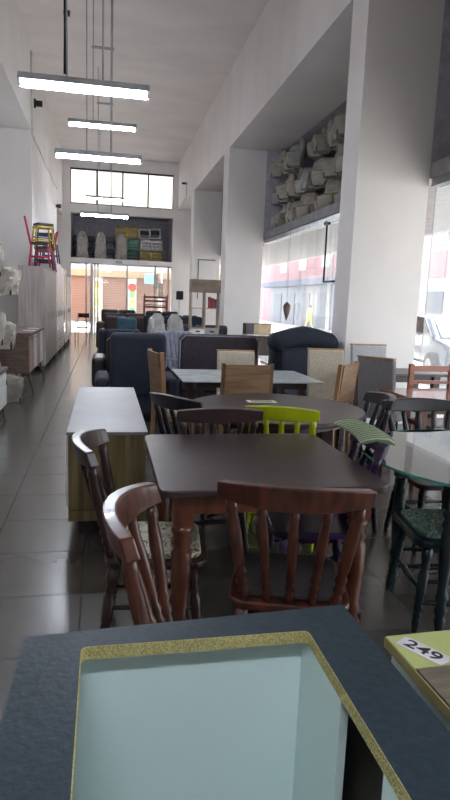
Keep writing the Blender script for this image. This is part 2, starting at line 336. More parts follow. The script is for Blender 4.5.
# parked car
def make_car(loc, rz):
    t = thing('car', 'silver blue car parked outside the near right window', 'car', loc, rz)
    P = mat('silver_blue_paint', (100, 116, 140), .2, .5, coat=.8); G = mat('car_glass', (60, 72, 84), .08)
    side = [(-2.1, .35), (-2.12, .7), (-1.95, .88), (-1.3, .95), (-.75, 1.38), (.55, 1.45), (1.35, 1.02), (2.0, .98), (2.1, .6), (2.05, .32)]
    b = NB(); prism(b, side, -.85, .85, Matrix.Rotation(PI/2, 4, 'X')); obj('body', b, P, t, bevel=.08)
    b = NB(); prism(b, [(-1.2, .97), (-.72, 1.34), (.52, 1.4), (1.2, 1.03)], -.86, .86, Matrix.Rotation(PI/2, 4, 'X')); obj('side_window', b, G, t)
    b = NB(); prism(b, [(-1.36, .96), (-.77, 1.4), (-.7, 1.37), (-1.26, .95)], -.7, .7, Matrix.Rotation(PI/2, 4, 'X')); obj('windscreen', b, G, t)
    for x in (-1.3, 1.3):
        for y in (-.82, .82):
            b = NB(); rod(b, (x, y-.1, .32), (x, y+.1, .32), .32, 20); wv = obj('wheel', b, mat('tyre', (26, 26, 28), .8), t)
            b = NB(); rod(b, (x, y-.11, .32), (x, y+.11, .32), .19, 14); obj('hubcap', b, ALU, wv)
    for y in (-.6, .6): bx('headlight', WHITE, t, -2.15, y-.17, .62, -2.02, y+.17, .78, bev=.02)
make_car((7.9, 12.8, -.02), math.radians(80))
# pedestrian
def skin(name, verts, edges, radii, m, parent, root=0):
    me = bpy.data.meshes.new(name); me.from_pydata(verts, edges, []); o = bpy.data.objects.new(name, me); C.objects.link(o)
    md = o.modifiers.new('skin', 'SKIN'); sv = me.skin_vertices[0].data
    for v, r in zip(sv, radii): v.radius = (r, r) if not isinstance(r, tuple) else r
    sv[root].use_root = True; o.modifiers.new('sub', 'SUBSURF').levels = 1; me.materials.append(m); o.parent = parent; return o
pd = thing('person', 'person in a pale yellow outfit walking on the pavement outside the window', 'person', (12.5, 36.0, -.02), .4); pd.scale = (.9, .9, .85)
V = [(0, 0, .95), (0, 0, 1.15), (0, 0, 1.42), (0, 0, 1.52), (-.1, 0, .88), (-.13, .16, .5), (-.13, .3, .08), (.1, 0, .88), (.12, -.08, .5), (.12, -.32, .12), (-.19, 0, 1.4), (-.24, -.08, 1.15), (-.22, .05, .92), (.19, 0, 1.4), (.25, .1, 1.15), (.22, .22, .95), (-.13, .42, .05), (.12, -.22, .06), (0, .01, 1.6), (0, .01, 1.7)]
Ed = [(0, 1), (1, 2), (2, 3), (0, 4), (4, 5), (5, 6), (0, 7), (7, 8), (8, 9), (2, 10), (10, 11), (11, 12), (2, 13), (13, 14), (14, 15), (6, 16), (9, 17), (3, 18), (18, 19)]
Rr = [.15, .13, .15, .06, .1, .07, .045, .1, .07, .045, .06, .045, .03, .06, .045, .03, .035, .035, .09, .085]
skin('body', V, Ed, Rr, mat('pale_yellow_cloth', (240, 226, 140), .9), pd)
b = NB(); r = bmesh.ops.create_uvsphere(b, u_segments=14, v_segments=10, radius=.115)
for v in r['verts']: v.co = Vector((v.co.x*.95, v.co.y*1.05-.01, v.co.z*.8+1.73))
obj('hair', b, mat('dark_hair', (50, 38, 32), .8), pd)
# hanging teardrop ornament at the glass
b = NB(); lathe(b, (XW-.02, 12.9, 1.16), (XW-.02, 12.9, 1.56), [(0, .005), (.15, .03), (.4, .06), (.65, .085), (.85, .075), (1, .01)], 14); rod(b, (XW-.02, 12.9, 1.55), (XW-.02, 12.9, 3.05), .003, 6)
tag(obj('hanging_ornament', b, mat('brown_ornament', (110, 88, 76), .6)), 'brown teardrop ornament hanging in front of the window glass', 'ornament')

# ------------------------------------------------------------------ lamps
def make_light(label, loc, hang, spread=.17):
    t = thing('pendant_tube_light', label, 'ceiling light', loc, 0, 'suspended fluorescent tube fittings')
    b = NB(); prism(b, [(-.03, .065), (.03, .065), (.075, .0), (.075, -.008), (-.075, -.008), (-.075, .0)], -.62, .62, Matrix.Rotation(PI/2, 4, 'Z') @ Matrix.Rotation(PI/2, 4, 'X')); obj('housing', b, STEEL, t)
    for y in (-.045, .045):
        b = NB(); rod(b, (-.59, y, -.036), (.59, y, -.036), .014, 10); tb = obj('tube', b, TUBE, t)
        for x in (-.605, .605):
            b = NB(); box(b, x-.012, y-.02, -.055, x+.012, y+.02, 0); obj('lamp_holder', b, WHITE, tb)
    for s in (-1, 1):
        b = NB(); rod(b, (s*spread, 0, .07), (s*spread, 0, hang), .009, 6); obj('suspension_rod', b, STEEL, t)
    return t
LT = [(-.2, 6.4, 3.52, 'nearest and largest hanging tube light, lowest over the aisle'), (-.06, 12.0, 4.65, 'short looking hanging tube light, second highest in the row'), (-.1, 9.4, 3.53, 'second large hanging tube light, right below the short looking one'),
      
      (-.1, -.3, 2.9, 'added unseen tube light above and just behind the viewer'),  # added out of view to brighten the mint interior of the foreground cabinet
      (-.02, 21, 4.74, 'farthest hanging tube light, in front of the clerestory window'), (-.02, 16.4, 3.62, 'low hanging tube light in front of the dark loft')]
for x, y, z, lab in LT:
    t = make_light(lab, (x, y, z), ZC-z)
    if y in (12.0,): bx('cross_bracket', STEEL, t, -.2, -.02, 5.95-z, .2, .02, 5.99-z)
    if y == 16.4: bx('cross_bracket', STEEL, t, -.2, -.02, 6.3-z, .2, .02, 6.34-z)
    if y == 6.4:
        b = NB(); tube(b, [(-.19, .02, ZC-z), (-.185, .02, .5), (-.19, .02, .1)], .014); box(b, -.2, .0, .62, -.14, .04, .66); obj('power_cable', b, BLACKM, t)
# small fittings on walls
def tiny(name, lab, cat, parts, loc):
    t = thing(name, lab, cat, loc); 
    for nm, m, a in parts: bx(nm, m, t, *a)
    return t
tiny('security_camera', 'small black camera on the left beam above the near recess', 'camera', (('mount', BLACKM, (0, -.03, -.1, .05, .03, .1)), ('camera_body', BLACKM, (.05, -.05, -.06, .2, .05, .06))), (XL, 16.0, 6.05))
tiny('wall_speaker', 'small black box fixed to the left wall near the far loft', 'speaker', (('bracket', BLACKM, (0, -.05, -.04, .05, .05, .04)), ('cabinet', BLACKM, (.05, -.08, -.06, .18, .08, .06))), (XL, 22.5, 4.6))
t = tiny('security_camera', 'small camera with white cable on the right beam', 'camera', (('mount', ALU, (-.05, -.03, -.05, 0, .03, .05)), ('camera_body', BLACKM, (-.2, -.03, -.03, -.05, .03, .03))), (XR, 23.4, 5.85))
b = NB(); tube(b, [(-.02, 0, 0), (-.02, 0, -.5), (-.02, 2.0, -.55)], .018); obj('cable', b, WHITE, t)
b = NB(); tube(b, [(XL+.02, 15.4, 7.0), (XL+.02, 15.4, 5.2), (XL+.02, 22.8, 5.24)], .022); tag(obj('conduit', b, WHITE), 'white conduit running along the left wall under the beam', 'conduit')
b = NB(); tube(b, [(3.2, 21.28, 1.6), (3.2, 21.28, 2.95), (3.8, 21.28, 2.95)], .012); tag(obj('cable', b, BLACKM), 'thin dark cable looped on the third pillar above the shelf unit', 'cable')
t = thing('label_plate', 'small dark plate on the header above the shop front', 'plate', (.57, YB, 2.99)); bx('plate', BLACKM, t, -.14, -.02, -.04, .14, 0, .05); bx('plate_panel', ALU, t, -.12, -.025, -.02, .12, -.02, .03)

# ------------------------------------------------------------------ chairs
def leg_prof(r):
    return [(0, r*.55), (.05, r*.7), (.12, r*.95), (.16, r*.7), (.19, r), (.23, r*.7), (.27, r*1.05), (.32, r*.75), (.36, r*1.05), (.41, r*.8), (.45, r*1.05), (.5, r), (.66, r*1.15), (.7, r*.75), (.74, r*1.1), (.79, r*.8), (.85, r*1.2), (1, r*1.0)]
def spin_prof(r):
    return [(0, r*.7), (.1, r), (.14, r*.7), (.19, r*1.15), (.24, r*.75), (.29, r*1.15), (.34, r*.75), (.4, r*1.05), (.7, r*1.15), (.86, r*.9), (.9, r*1.1), (1, r*.8)]
def rail_mesh(w, y0, curve, z0, z1, th, lean=.02):
    b = NB(); n = 14; rings = []
    for k in range(n+1):
        u = -1+2*k/n; x = u*w; y = y0+curve*u*u; dz = .018*(u*u)
        nx = -2*curve*u/w; nn = math.hypot(1, nx); ox = nx/nn*th/2; oy = 1/nn*th/2
        zt = z1-dz; zb = z0+dz*.6
        rings.append([b.verts.new(p) for p in ((x-ox, y-oy, zb), (x+ox, y+oy, zb), (x+ox, y+oy-lean, zt), (x-ox, y-oy-lean, zt))])
    for a, c in zip(rings, rings[1:]):
        for k in range(4): b.faces.new((a[k], a[(k+1) % 4], c[(k+1) % 4], c[k]))
    b.faces.new(rings[0][::-1]); b.faces.new(rings[-1]); return b
def country_chair(label, m, loc, rz, seatm=None, railm=None, nsp=5, w=.235, group=None, h=.97, seatpad=True, curve=.085):
    t = thing('turned_chair', label, 'chair', loc, rz, group)
    b = NB(); prism(b, rrect(-.22, -.2, .22, .23, .07), .415, .448); obj('seat', b, m, t, bevel=.008)
    if seatm:
        b = NB(); prism(b, rrect(-.19, -.165, .19, .2, .06), .448, .472); obj('seat_cushion', b, seatm, t, bevel=.01, label='patterned upholstered seat pad')
    for sx in (-1, 1):
        for sy in (-1, 1):
            b = NB(); lathe(b, (sx*.215, sy*.21, 0), (sx*.165, sy*.16, .42), leg_prof(.022), 10); obj('leg', b, m, t)
    sp = [(0, .009), (.3, .011), (.4, .018), (.45, .012), (.5, .02), (.55, .012), (.6, .018), (.7, .011), (1, .009)]
    for sx in (-1, 1):
        b = NB(); lathe(b, (sx*.2, -.195, .14), (sx*.2, .195, .14), sp, 8); obj('stretcher', b, m, t)
        b = NB(); lathe(b, (sx*.19, -.185, .24), (sx*.19, .185, .24), sp, 8); obj('stretcher', b, m, t)
    b = NB(); lathe(b, (-.19, .19, .2), (.19, .19, .2), sp, 8); obj('stretcher', b, m, t)
    b = NB(); lathe(b, (-.19, -.19, .2), (.19, -.19, .2), sp, 8); obj('stretcher', b, m, t)
    obj('top_rail', rail_mesh(w, -.315, curve, h-.09, h, .042), railm or m, t, bevel=.006)
    for k in range(nsp):
        u = -.86+1.72*k/(nsp-1); edge = k in (0, nsp-1)
        b = NB(); lathe(b, (u*.185, -.175, .44), (u*w, -.315+curve*u*u, h-.075), spin_prof(.02 if edge else .016), 10); obj('back_post' if edge else 'spindle', b, m, t)
    return t
def by_back(fn, label, m, rx, ry, rz, **k):
    f = Vector((-math.sin(rz), math.cos(rz), 0)); p = Vector((rx, ry, 0))+f*.30
    return fn(label, m, (p.x, p.y, 0), rz, **k)
CREAMSW = swirl_mat('cream_swirl_fabric', (176, 170, 148), (66, 56, 44)); GREENSW = swirl_mat('green_swirl_fabric', (54, 78, 66), (150, 168, 150))
by_back(country_chair, 'walnut turned chair, back to the viewer, at the near side of the dark square table', BROWNWOOD, .615, 1.80, math.radians(-17), nsp=5, w=.255, h=.925, seatm=mat('dark_seat_fabric', (44, 38, 38), .8))
by_back(country_chair, 'walnut turned chair nearest the viewer at the left side of the dark square table', BROWNWOOD, .055, 1.66, math.radians(-102), seatm=CREAMSW, w=.235, curve=.085, h=.935)
by_back(country_chair, 'darker brown turned chair with cream swirl seat beside the pale topped sideboard', mat('dark_walnut_wood', (50, 31, 28), .32, coat=.1), -.08, 2.55, math.radians(-96), seatm=CREAMSW, w=.225, h=.925)
by_back(country_chair, 'espresso spindle chair with straight rail just beyond the dark square table', DARKWOOD, .64, 3.26, math.radians(2), curve=.03, nsp=6, h=.92, w=.245)
by_back(country_chair, 'black spindle chair turned towards the round table, left of the espresso chair', BLACKWOOD, .42, 3.70, math.radians(-55), curve=.06, h=.92)
by_back(country_chair, 'lime green painted spindle chair beyond the dark square table', YELLOWGREEN, 1.02, 3.32, math.radians(-22), curve=.03, h=.92, w=.215)
by_back(country_chair, 'black turned chair at the right side of the round dark table, rail seen end on', BLACKWOOD, 1.9, 3.8, math.radians(88), h=.92, w=.2)
by_back(country_chair, 'black spindle chair in front of the red wood dining table', BLACKWOOD, 2.12, 3.72, math.radians(178), curve=.02, h=.9, w=.26)
by_back(country_chair, 'purple painted turned chair between the dark square table and the glass round table', PURPLE, 1.33, 2.71, math.radians(82), h=.885, w=.22)
country_chair('dark green turned chair with swirl seat tucked under the glass round table', GREENBLACK, (1.68, 2.56, 0), math.radians(80), seatm=GREENSW, nsp=4, w=.2, h=.74)

def panel_chair(label, wood, loc, rz, backm=None, h=.97, cushion=BEIGE):
    t = thing('panel_back_chair', label, 'chair', loc, rz)
    for sx in (-1, 1):
        b = NB(); prism(b, [(-.27, h), (-.235, h), (-.19, .45), (-.2, 0), (-.24, 0), (-.225, .45)], sx*.215-.016, sx*.215+.016, Matrix(((0, 0, 1, 0), (1, 0, 0, 0), (0, 1, 0, 0), (0, 0, 0, 1)))); obj('back_post', b, wood, t)
        b = NB(); rod(b, (sx*.19, .19, 0), (sx*.19, .19, .44), .018, 4, .022); obj('leg', b, wood, t)
    b = NB(); box(b, -.2, -.255, .62, .2, -.235, h-.01, M=None); 
    for v in b.verts: v.co.y -= (v.co.z-.75)*.12
    obj('backrest', b, backm or wood, t)
    bx('seat', cushion, t, -.21, -.2, .43, .21, .22, .49, bev=.02); bx('seat_frame', wood, t, -.2, -.2, .38, .2, .2, .43)
    return t
def uph_chair(label, fab, wood, loc, rz, h=1.02, w=.22):
    t = thing('upholstered_chair', label, 'chair', loc, rz)
    b = NB(); vs = box(b, -w, -.25, .4, w, -.19, h, bev=.02, seg=3)
    for v in b.verts: v.co.y -= max(0, v.co.z-.45)*.14
    obj('backrest', b, fab, t); bx('seat', fab, t, -w, -.2, .39, w, .24, .49, bev=.025, seg=3)
    for sx in (-1, 1):
        for sy in (-1, 1): b = NB(); rod(b, (sx*(w-.03), sy*.19, 0), (sx*(w-.03), sy*.19, .4), .014, 4, .022); obj('leg', b, wood, t)
    b = NB(); box(b, -w, -.255, h-.005, w, -.2, h+.012)
    for v in b.verts: v.co.y -= .08
    obj('top_strip', b, fab if fab is NAVY else mat('tan_strip', (176, 140, 104), .6), t)
    return t
panel_chair('oak veneer panel chair, back to the viewer, just beyond the round espresso table', mat('veneer_frame', (112, 84, 60), .5), (1.22, 5.3, 0), 0, VENEER, h=.985)
panel_chair('light wood panel chair seen edge on at the left end of the glass rectangular table', mat('light_wood', (164, 122, 84), .5), (.72, 5.72, 0), math.radians(-80), VENEER, h=1.03)
panel_chair('wooden panel chair at the right end of the glass rectangular table', mat('light_wood', (164, 122, 84), .5), (2.0, 5.3, 0), math.radians(48), VENEER, h=1.0)
uph_chair('beige linen chair on the far side of the glass rectangular table', BEIGE, DARKWOOD, (1.49, 6.5, 0), PI, h=.95)
uph_chair('beige linen chair standing in front of the puffy navy sofa', BEIGE, DARKWOOD, (2.36, 5.95, 0), math.radians(176), h=1.03, w=.2)
uph_chair('dark navy chair back tucked behind the beige linen chair', NAVY, BLACKWOOD, (2.33, 6.75, 0), PI, h=.96, w=.2)
uph_chair('pale grey chair against the nearest pillar, at the brown table', mat('pale_grey_upholstery', (180, 180, 184), .9, scale=(60, 60, 60)), DARKWOOD, (3.18, 6.6, 0), PI, h=1.05, w=.23)
uph_chair('mid grey upholstered chair in front of the brown table', GREY, DARKWOOD, (2.85, 5.62, 0), math.radians(-55), h=1.02, w=.2)

# ------------------------------------------------------------------ tables
def turned_legs(t, pts, m, z1, r=.038):
    for x, y in pts:
        b = NB(); box(b, x-r, y-r, z1-.14, x+r, y+r, z1); lathe(b, (x, y, -t.location.z), (x, y, z1-.14), [(0, r*.55), (.08, r*.75), (.14, r*.95), (.17, r*.7), (.22, r*1.05), (.27, r*.7), (.32, r*1.1), (.37, r*.75), (.6, r*1.05), (.8, r*1.1), (.84, r*.8), (.88, r*1.15), (.92, r*.8), (.96, r*1.15), (1, r)], 14); obj('leg', b, m, t)
t = thing('dining_table', 'square espresso dining table with rounded corners and turned legs in the middle foreground', 'table', (.69, 2.70, 0))
b = NB(); prism(b, rrect(-.48, -.5, .48, .5, .05), .75, .78); obj('tabletop', b, DARKWOOD, t, bevel=.006)
b = NB()
for a in ((-.4, -.43, .66, .4, -.405, .7495), (-.4, .405, .66, .4, .43, .7495), (-.41, -.42, .66, -.385, .42, .7495), (.385, -.42, .66, .41, .42, .7495)): box(b, *a)
obj('apron', b, REDWOOD, t); turned_legs(t, [(-.38, -.4), (.38, -.4), (-.38, .4), (.38, .4)], REDWOOD, .75, .04)
t = thing('round_table', 'round espresso dining table with a paper tag on it', 'table', (1.2, 4.07, 0))
b = NB(); prism(b, circ(.63), .75, .78); obj('tabletop', b, DARKWOOD, t, bevel=.006)
b = NB(); prism(b, circ(.45, 32), .68, .75); obj('apron', b, DARKWOOD, t); turned_legs(t, [(-.28, -.28), (.28, -.28), (-.28, .28), (.28, .28)], DARKWOOD, .7, .035)
t = thing('paper_tag', 'small cream paper tag lying on the round espresso table', 'tag', (1.15, 4.28, .7805)); b = NB(); prism(b, rrect(-.11, -.05, .11, .05, .01), 0, .002); obj('paper', b, mat('cream_paper', (226, 224, 196), .8), t)
b = NB(); [box(b, -.08, -.03+k*.018, .002, .08, -.022+k*.018, .0025) for k in range(4)]; obj('print', b, mat('ink', (60, 66, 50), .8), t)
FG = mat('frosted_glass_top', (206, 214, 214), .2, spec=.4)
t = thing('glass_dining_table', 'rectangular dining table with pale glass top', 'table', (1.38, 5.87, 0))
b = NB(); prism(b, rrect(-.68, -.48, .68, .48, .01), .768, .78); obj('tabletop', b, FG, t)
for sx in (-1, 1):
    for sy in (-1, 1): bx('leg', DARKWOOD, t, sx*.5-.03, sy*.34-.03, 0, sx*.5+.03, sy*.34+.03, .768)
b = NB(); box(b, -.5, -.34, .7, .5, -.31, .767); box(b, -.5, .31, .7, .5, .34, .767); obj('apron', b, DARKWOOD, t)
t = thing('round_glass_table', 'round glass topped table with teal edge on dark green turned legs at the right', 'table', (1.94, 2.62, .02))
def clearglass():
    m = bpy.data.materials.new('green_tinted_glass'); m.use_nodes = True; nt = m.node_tree; nt.nodes.clear(); N = nt.nodes; L = nt.links
    tr = N.new('ShaderNodeBsdfTransparent'); tr.inputs[0].default_value = (.5, .6, .57, 1); g = N.new('ShaderNodeBsdfGlossy'); g.inputs['Roughness'].default_value = .02
    f = N.new('ShaderNodeFresnel'); f.inputs[0].default_value = 2.6; mx = N.new('ShaderNodeMixShader'); L.new(f.outputs[0], mx.inputs[0]); L.new(tr.outputs[0], mx.inputs[1]); L.new(g.outputs[0], mx.inputs[2])
    o = N.new('ShaderNodeOutputMaterial'); L.new(mx.outputs[0], o.inputs[0]); return m
b = NB(); prism(b, circ(.66, 64), .75, .76); obj('tabletop', b, clearglass(), t)
b = NB(); P1 = circ(.662, 64); P0 = circ(.656, 64)
for k in range(64):
    j = (k+1) % 64; q = [b.verts.new((p[0], p[1], z)) for p, z in ((P1[k], .749), (P1[j], .749), (P1[j], .761), (P1[k], .761))]; b.faces.new(q)
obj('glass_edge', b, mat('teal_glass_edge', (60, 150, 136), .15), t)
turned_legs(t, [(-.42, -.3), (.3, -.36), (-.4, .2), (.3, .02)], GREENBLACK, .748, .028)
b = NB(); box(b, -.42, -.35, .7, .3, -.31, .748); box(b, -.4, .08, .7, .3, .12, .748); obj('apron', b, GREENBLACK, t)
t = thing('black_pedestal_table', 'small round black table partly under the glass round table', 'table', (2.3, 3.12, 0))
b = NB(); prism(b, circ(.45, 40), .7, .73); obj('tabletop', b, mat('black_gloss', (52, 50, 54), .25), t, bevel=.006); b = NB(); lathe(b, (0, 0, .0), (0, 0, .7), [(0, .22), (.04, .2), (.08, .05), (.3, .04), (.5, .07), (.7, .04), (1, .06)], 14); obj('pedestal', b, BLACKWOOD, t)
t = thing('paper_tag', 'small white paper tag on the black round table', 'tag', (2.02, 3.4, .7305), .6); b = NB(); prism(b, rrect(-.06, -.03, .06, .03, .005), 0, .003); obj('paper', b, WHITE, t)
t = thing('red_wood_table', 'red wood dining table near the right window', 'table', (2.95, 4.72, 0))
bx('tabletop', mat('red_wood_top', (140, 92, 76), .2, coat=.5, scale=(4, 40, 40)), t, -.47, -.36, .75, .47, .36, .78, bev=.005); bx('apron', REDWOOD, t, -.43, -.32, .66, .43, .32, .75)
for sx in (-1, 1):
    for sy in (-1, 1): bx('leg', REDWOOD, t, sx*.4-.035, sy*.29-.035, 0, sx*.4+.035, sy*.29+.035, .75)
t = thing('slat_back_chair', 'red wood slat back chair at the red wood table by the window', 'chair', (3.08, 5.02, 0), PI)
for sx in (-1, 1):
    bx('back_post', mat('orange_red_wood', (150, 74, 46), .35, coat=.3), t, sx*.21-.022, -.24, 0, sx*.21+.022, -.2, .99); bx('leg', REDWOOD, t, sx*.2-.02, .17, 0, sx*.2+.02, .21, .44)
for z in (.92, .8, .68): bx('back_rail', MC['orange_red_wood'], t, -.19, -.23, z, .19, -.208, z+(.055 if z > .9 else .03))
bx('seat', REDWOOD, t, -.22, -.2, .43, .22, .22, .47)
t = thing('brown_dining_table', 'dark brown dining table in front of the nearest pillar', 'table', (3.1, 6.15, 0))
bx('tabletop', DARKWOOD, t, -.52, -.3, .79, .6, .3, .82, bev=.004)
for sx in (-1, 1):
    for sy in (-1, 1): bx('leg', DARKWOOD, t, sx*.44-.035, sy*.22-.035, 0, sx*.44+.035, sy*.22+.035, .79)
bx('apron', DARKWOOD, t, -.44, -.22, .72, .5, .22, .79)
# ribbed green pad over the purple chair rail
b = NB(); n = 26; rows = []
for k in range(n+1):
    v = -1+2*k/n; y = v*.24; xo = -.03*v*v
    zz = .012*(k % 2)
    rows.append([b.verts.new((xo+q[0], y, q[1]+zz)) for q in ((-.08, -.012), (-.05, .0), (0, .008), (.06, .004), (.09, -.014), (.09, -.02), (0, .0), (-.08, -.018))])
for a, c in zip(rows, rows[1:]):
    for k in range(8): b.faces.new((a[k], a[(k+1) % 8], c[(k+1) % 8], c[k]))
b.faces.new(rows[0][::-1]); b.faces.new(rows[-1])
o = tag(obj('ribbed_pad', b, stripe_mat()), 'pale green ribbed pad laid over the purple chair back', 'cushion'); o.location = (1.3, 2.78, .885); o.rotation_euler = (0, 0, math.radians(-5))

# ------------------------------------------------------------------ pale topped sideboard
t = thing('sideboard', 'long sideboard with pale top and olive oak end beside the aisle', 'sideboard', (.02, 4.6, 0))
bx('top', PALEW, t, -.245, -.96, .675, .245, .95, .695, bev=.003); bx('body', OAK, t, -.235, -.95, .2, .235, .94, .675); bx('plinth_rail', OAK, t, -.235, -.955, .13, .235, .94, .195)
for sx in (-1, 1):
    for sy in (-1, 1): bx('foot', BLACKWOOD, t, sx*.14-.04, sy*.8-.04, 0, sx*.14+.04, sy*.8+.04, .13)
for k in range(4): d = bx('door', WHITE, t, -.25, -.93+k*.465, .22, -.235, -.48+k*.465, .66); bx('handle', ALU, d, -.26, -.73+k*.465, .42, -.25, -.71+k*.465, .5)

# ------------------------------------------------------------------ foreground cabinet with cut-out
t = thing('sink_cabinet', 'mint cabinet with blue grey worktop and large rectangular cut-out in the foreground', 'cabinet', (0, 0, 0))
X0, Y0, X1, Y1 = -.155, .45, .515, 1.105; ci = rrect(-.04, .52, .395, 1.035, .012, 4)
def ringtop(z0, z1):
    b = NB(); outer = [(X0+.002, Y0), (X1+.012, Y0), (X1-.012, Y1+.02), (X0+.01, Y1-.02)]
    # outer ordered ccw; bridge with inner using triangle fill
    ev = []
    for z in (z0, z1):
        ov = [b.verts.new((x, y, z)) for x, y in outer]; iv = [b.verts.new((x, y, z)) for x, y in ci]
        es = [b.edges.new((ov[k], ov[(k+1) % 4])) for k in range(4)]+[b.edges.new((iv[k], iv[(k+1) % len(iv)])) for k in range(len(iv))]
        bmesh.ops.triangle_fill(b, use_beauty=True, edges=es); ev.append(ov)
    for k in range(4): b.faces.new((ev[0][k], ev[0][(k+1) % 4], ev[1][(k+1) % 4], ev[1][k]))
    return b
obj('worktop', ringtop(.845, .87), COUNTER, t)
b = NB(); n = len(ci); cx, cy = .1775, .7775
inner = [(x+(cx-x)*.006, y+(cy-y)*.006) for x, y in ci]
A = [b.verts.new((x, y, .8702)) for x, y in ci]; B_ = [b.verts.new((x, y, .8702)) for x, y in inner]; D = [b.verts.new((x, y, .8448)) for x, y in inner]; Eo = [b.verts.new((x, y, .8448)) for x, y in ci]
for k in range(n):
    j = (k+1) % n
    for p, q in ((A, B_), (B_, D), (D, Eo), (Eo, A)): b.faces.new((p[k], p[j], q[j], q[k]))
obj('cut_edge', b, CHIP, t, label='raw chipboard edge of the cut-out')
bx('back_panel', MINT, t, -.135, 1.065, .08, .49, 1.08, .845); bx('side_panel', MINT, t, -.135, .5, .0, -.12, 1.065, .845)
bx('side_panel', MINT, t, .395, .86, .08, .41, 1.065, .845); bx('side_panel', MINT, t, .395, .48, .08, .41, .70, .845)
bx('outer_side', mat('dark_panel', (104, 100, 92), .6), t, .475, .5, 0, .49, 1.065, .845)
bx('bottom_shelf', MINT, t, -.12, .5, .08, .475, 1.065, .1)
# cabinet with the paper price
t = thing('small_cabinet', 'low cabinet with yellow green board top carrying the paper price', 'cabinet', (.6, 1.105, 0), math.radians(2))
YG = mat('yellow_green_board', (176, 184, 116), .45, col2=(168, 176, 106), scale=(4, 4, 4)); WG = mat('weathered_oak', (120, 108, 92), .6, col2=(90, 80, 66), scale=(6, 60, 30))
bx('rear_board', YG, t, 0, -.118, .778, .5, 0, .8); bx('top', WG, t, .004, -.6, .778, .5, -.119, .8); bx('edge_strip', mat('tan_edging', (150, 138, 92), .6), t, -.003, -.6, .777, 0, 0, .799)
bx('side_panel', MINT, t, .012, -.59, .05, .028, -.01, .777); bx('back_panel', MINT, t, .028, -.03, .05, .48, -.012, .777); bx('side_panel', MINT, t, .472, -.59, .05, .488, -.03, .777); bx('plinth', DKBROWN, t, .03, -.56, 0, .47, -.03, .05)
t = thing('price_paper', 'small white paper reading 249 on the yellow green board', 'price tag', (.653, 1.043, .8004), math.radians(-58))
b = NB(); prism(b, [(-.052, -.021), (.05, -.022), (.056, 0), (.048, .021), (-.04, .022), (-.052, .016)], 0, .0008); obj('paper', b, mat('white_paper', (226, 218, 224), .8), t)
cu = bpy.data.curves.new('price_digits', 'FONT'); cu.body = '249'; cu.size = .05; cu.align_x = 'CENTER'; cu.align_y = 'CENTER'; cu.extrude = .0002; cu.offset = .0007
tmp = bpy.data.objects.new('tmp', cu); C.objects.link(tmp); bpy.context.view_layer.update()
me = bpy.data.meshes.new_from_object(tmp.evaluated_get(bpy.context.evaluated_depsgraph_get())); bpy.data.objects.remove(tmp)
o = bpy.data.objects.new('price_digits', me); C.objects.link(o); o.parent = t; o.location = (0, 0, .001); me.materials.clear(); me.materials.append(mat('black_ink', (40, 34, 40), .7)); o.scale = (1.1, .85, 1)

# ------------------------------------------------------------------ sofas
def sofa(label, fab, loc, rz=0, w=.8, d=.9, h=1.0, ah=.58, aw=.16, name='sofa', cat='sofa', puffy=False, piping=False, nb=1, legs=None, t2=.24):
    t = thing(name, label, cat, loc, rz)
    bx('base', fab, t, -w/2, -d/2+.02, .1, w/2, d/2, .38, bev=.03, seg=3)
    for k in range(nb):
        ww = w/nb; x = -w/2+k*ww
        bx('seat_cushion', fab, t, x+.01, -d/2+t2-.05, .36, x+ww-.01, d/2-.01, .5, bev=.05, seg=4)
        b = NB(); box(b, x+.005, -d/2, .3, x+ww-.005, -d/2+t2, h, bev=.07, seg=4)
        for v in b.verts: v.co.y -= max(0, v.co.z-.4)*.1
        bk = obj('backrest', b, fab, t)
        if puffy:
            n0 = 2
            b = NB(); box(b, x-.03, -d/2-.12, h-.22, x+ww+.03, -d/2+.22, h+.05, bev=.13, seg=5)
            bmesh.ops.subdivide_edges(b, edges=b.edges, cuts=3, use_grid_fill=True)
            for v in b.verts: v.co.z += .04*math.sin(v.co.x*8+1.6)+.008*math.sin(v.co.x*40)
            obj('head_pillow', b, fab, t)
    if piping:
        y = -d/2-(h-.4)*.1-.008
        b = NB(); tube(b, [(-w/2+.01, -d/2, .35), (-w/2+.01, y+.02, h-.08), (-w/2+.07, y, h-.015), (w/2-.07, y, h-.015), (w/2-.01, y+.02, h-.08), (w/2-.01, -d/2, .35)], .008, 6); obj('piping', b, PIPING, t, label='light grey piping')
    for s in (-1, 1):
        bx('armrest', fab, t, min(s*w/2, s*(w/2+aw)), -d/2+.05, .1, max(s*w/2, s*(w/2+aw)), d/2+.03, ah, bev=.065, seg=5)
    for sx in (-1, 1):
        for sy in (-1, 1):
            b = NB(); rod(b, (sx*(w/2+aw*.4), sy*(d/2-.1), 0), (sx*(w/2+aw*.4), sy*(d/2-.1), .11), .02, 8, .028); obj('foot', b, legs or BLACKWOOD, t)
    return t
sofa('tall navy recliner with its square back to the viewer beside the pale topped sideboard', NAVY, (.40, 7.75, 0), 0, w=.68, d=.9, h=1.1, name='recliner', cat='armchair', aw=.18, ah=.54)
sofa('plum grey loveseat with light piping behind the glass rectangular table', PLUM, (1.47, 8.15, 0), 0, w=1.06, d=.85, h=1.08, piping=True, aw=.02)
sofa('puffy navy loveseat with pillow headrest against the nearest pillar', NAVY, (2.5, 7.75, 0), 0, w=.86, d=.8, h=1.15, puffy=True, aw=.04)
sofa('black leather recliner partly hidden ahead of the tall navy recliner', BLKFAB, (.32, 9.9, 0), 0, w=.6, d=.85, h=.9, name='recliner', cat='armchair', aw=.22, ah=.58)
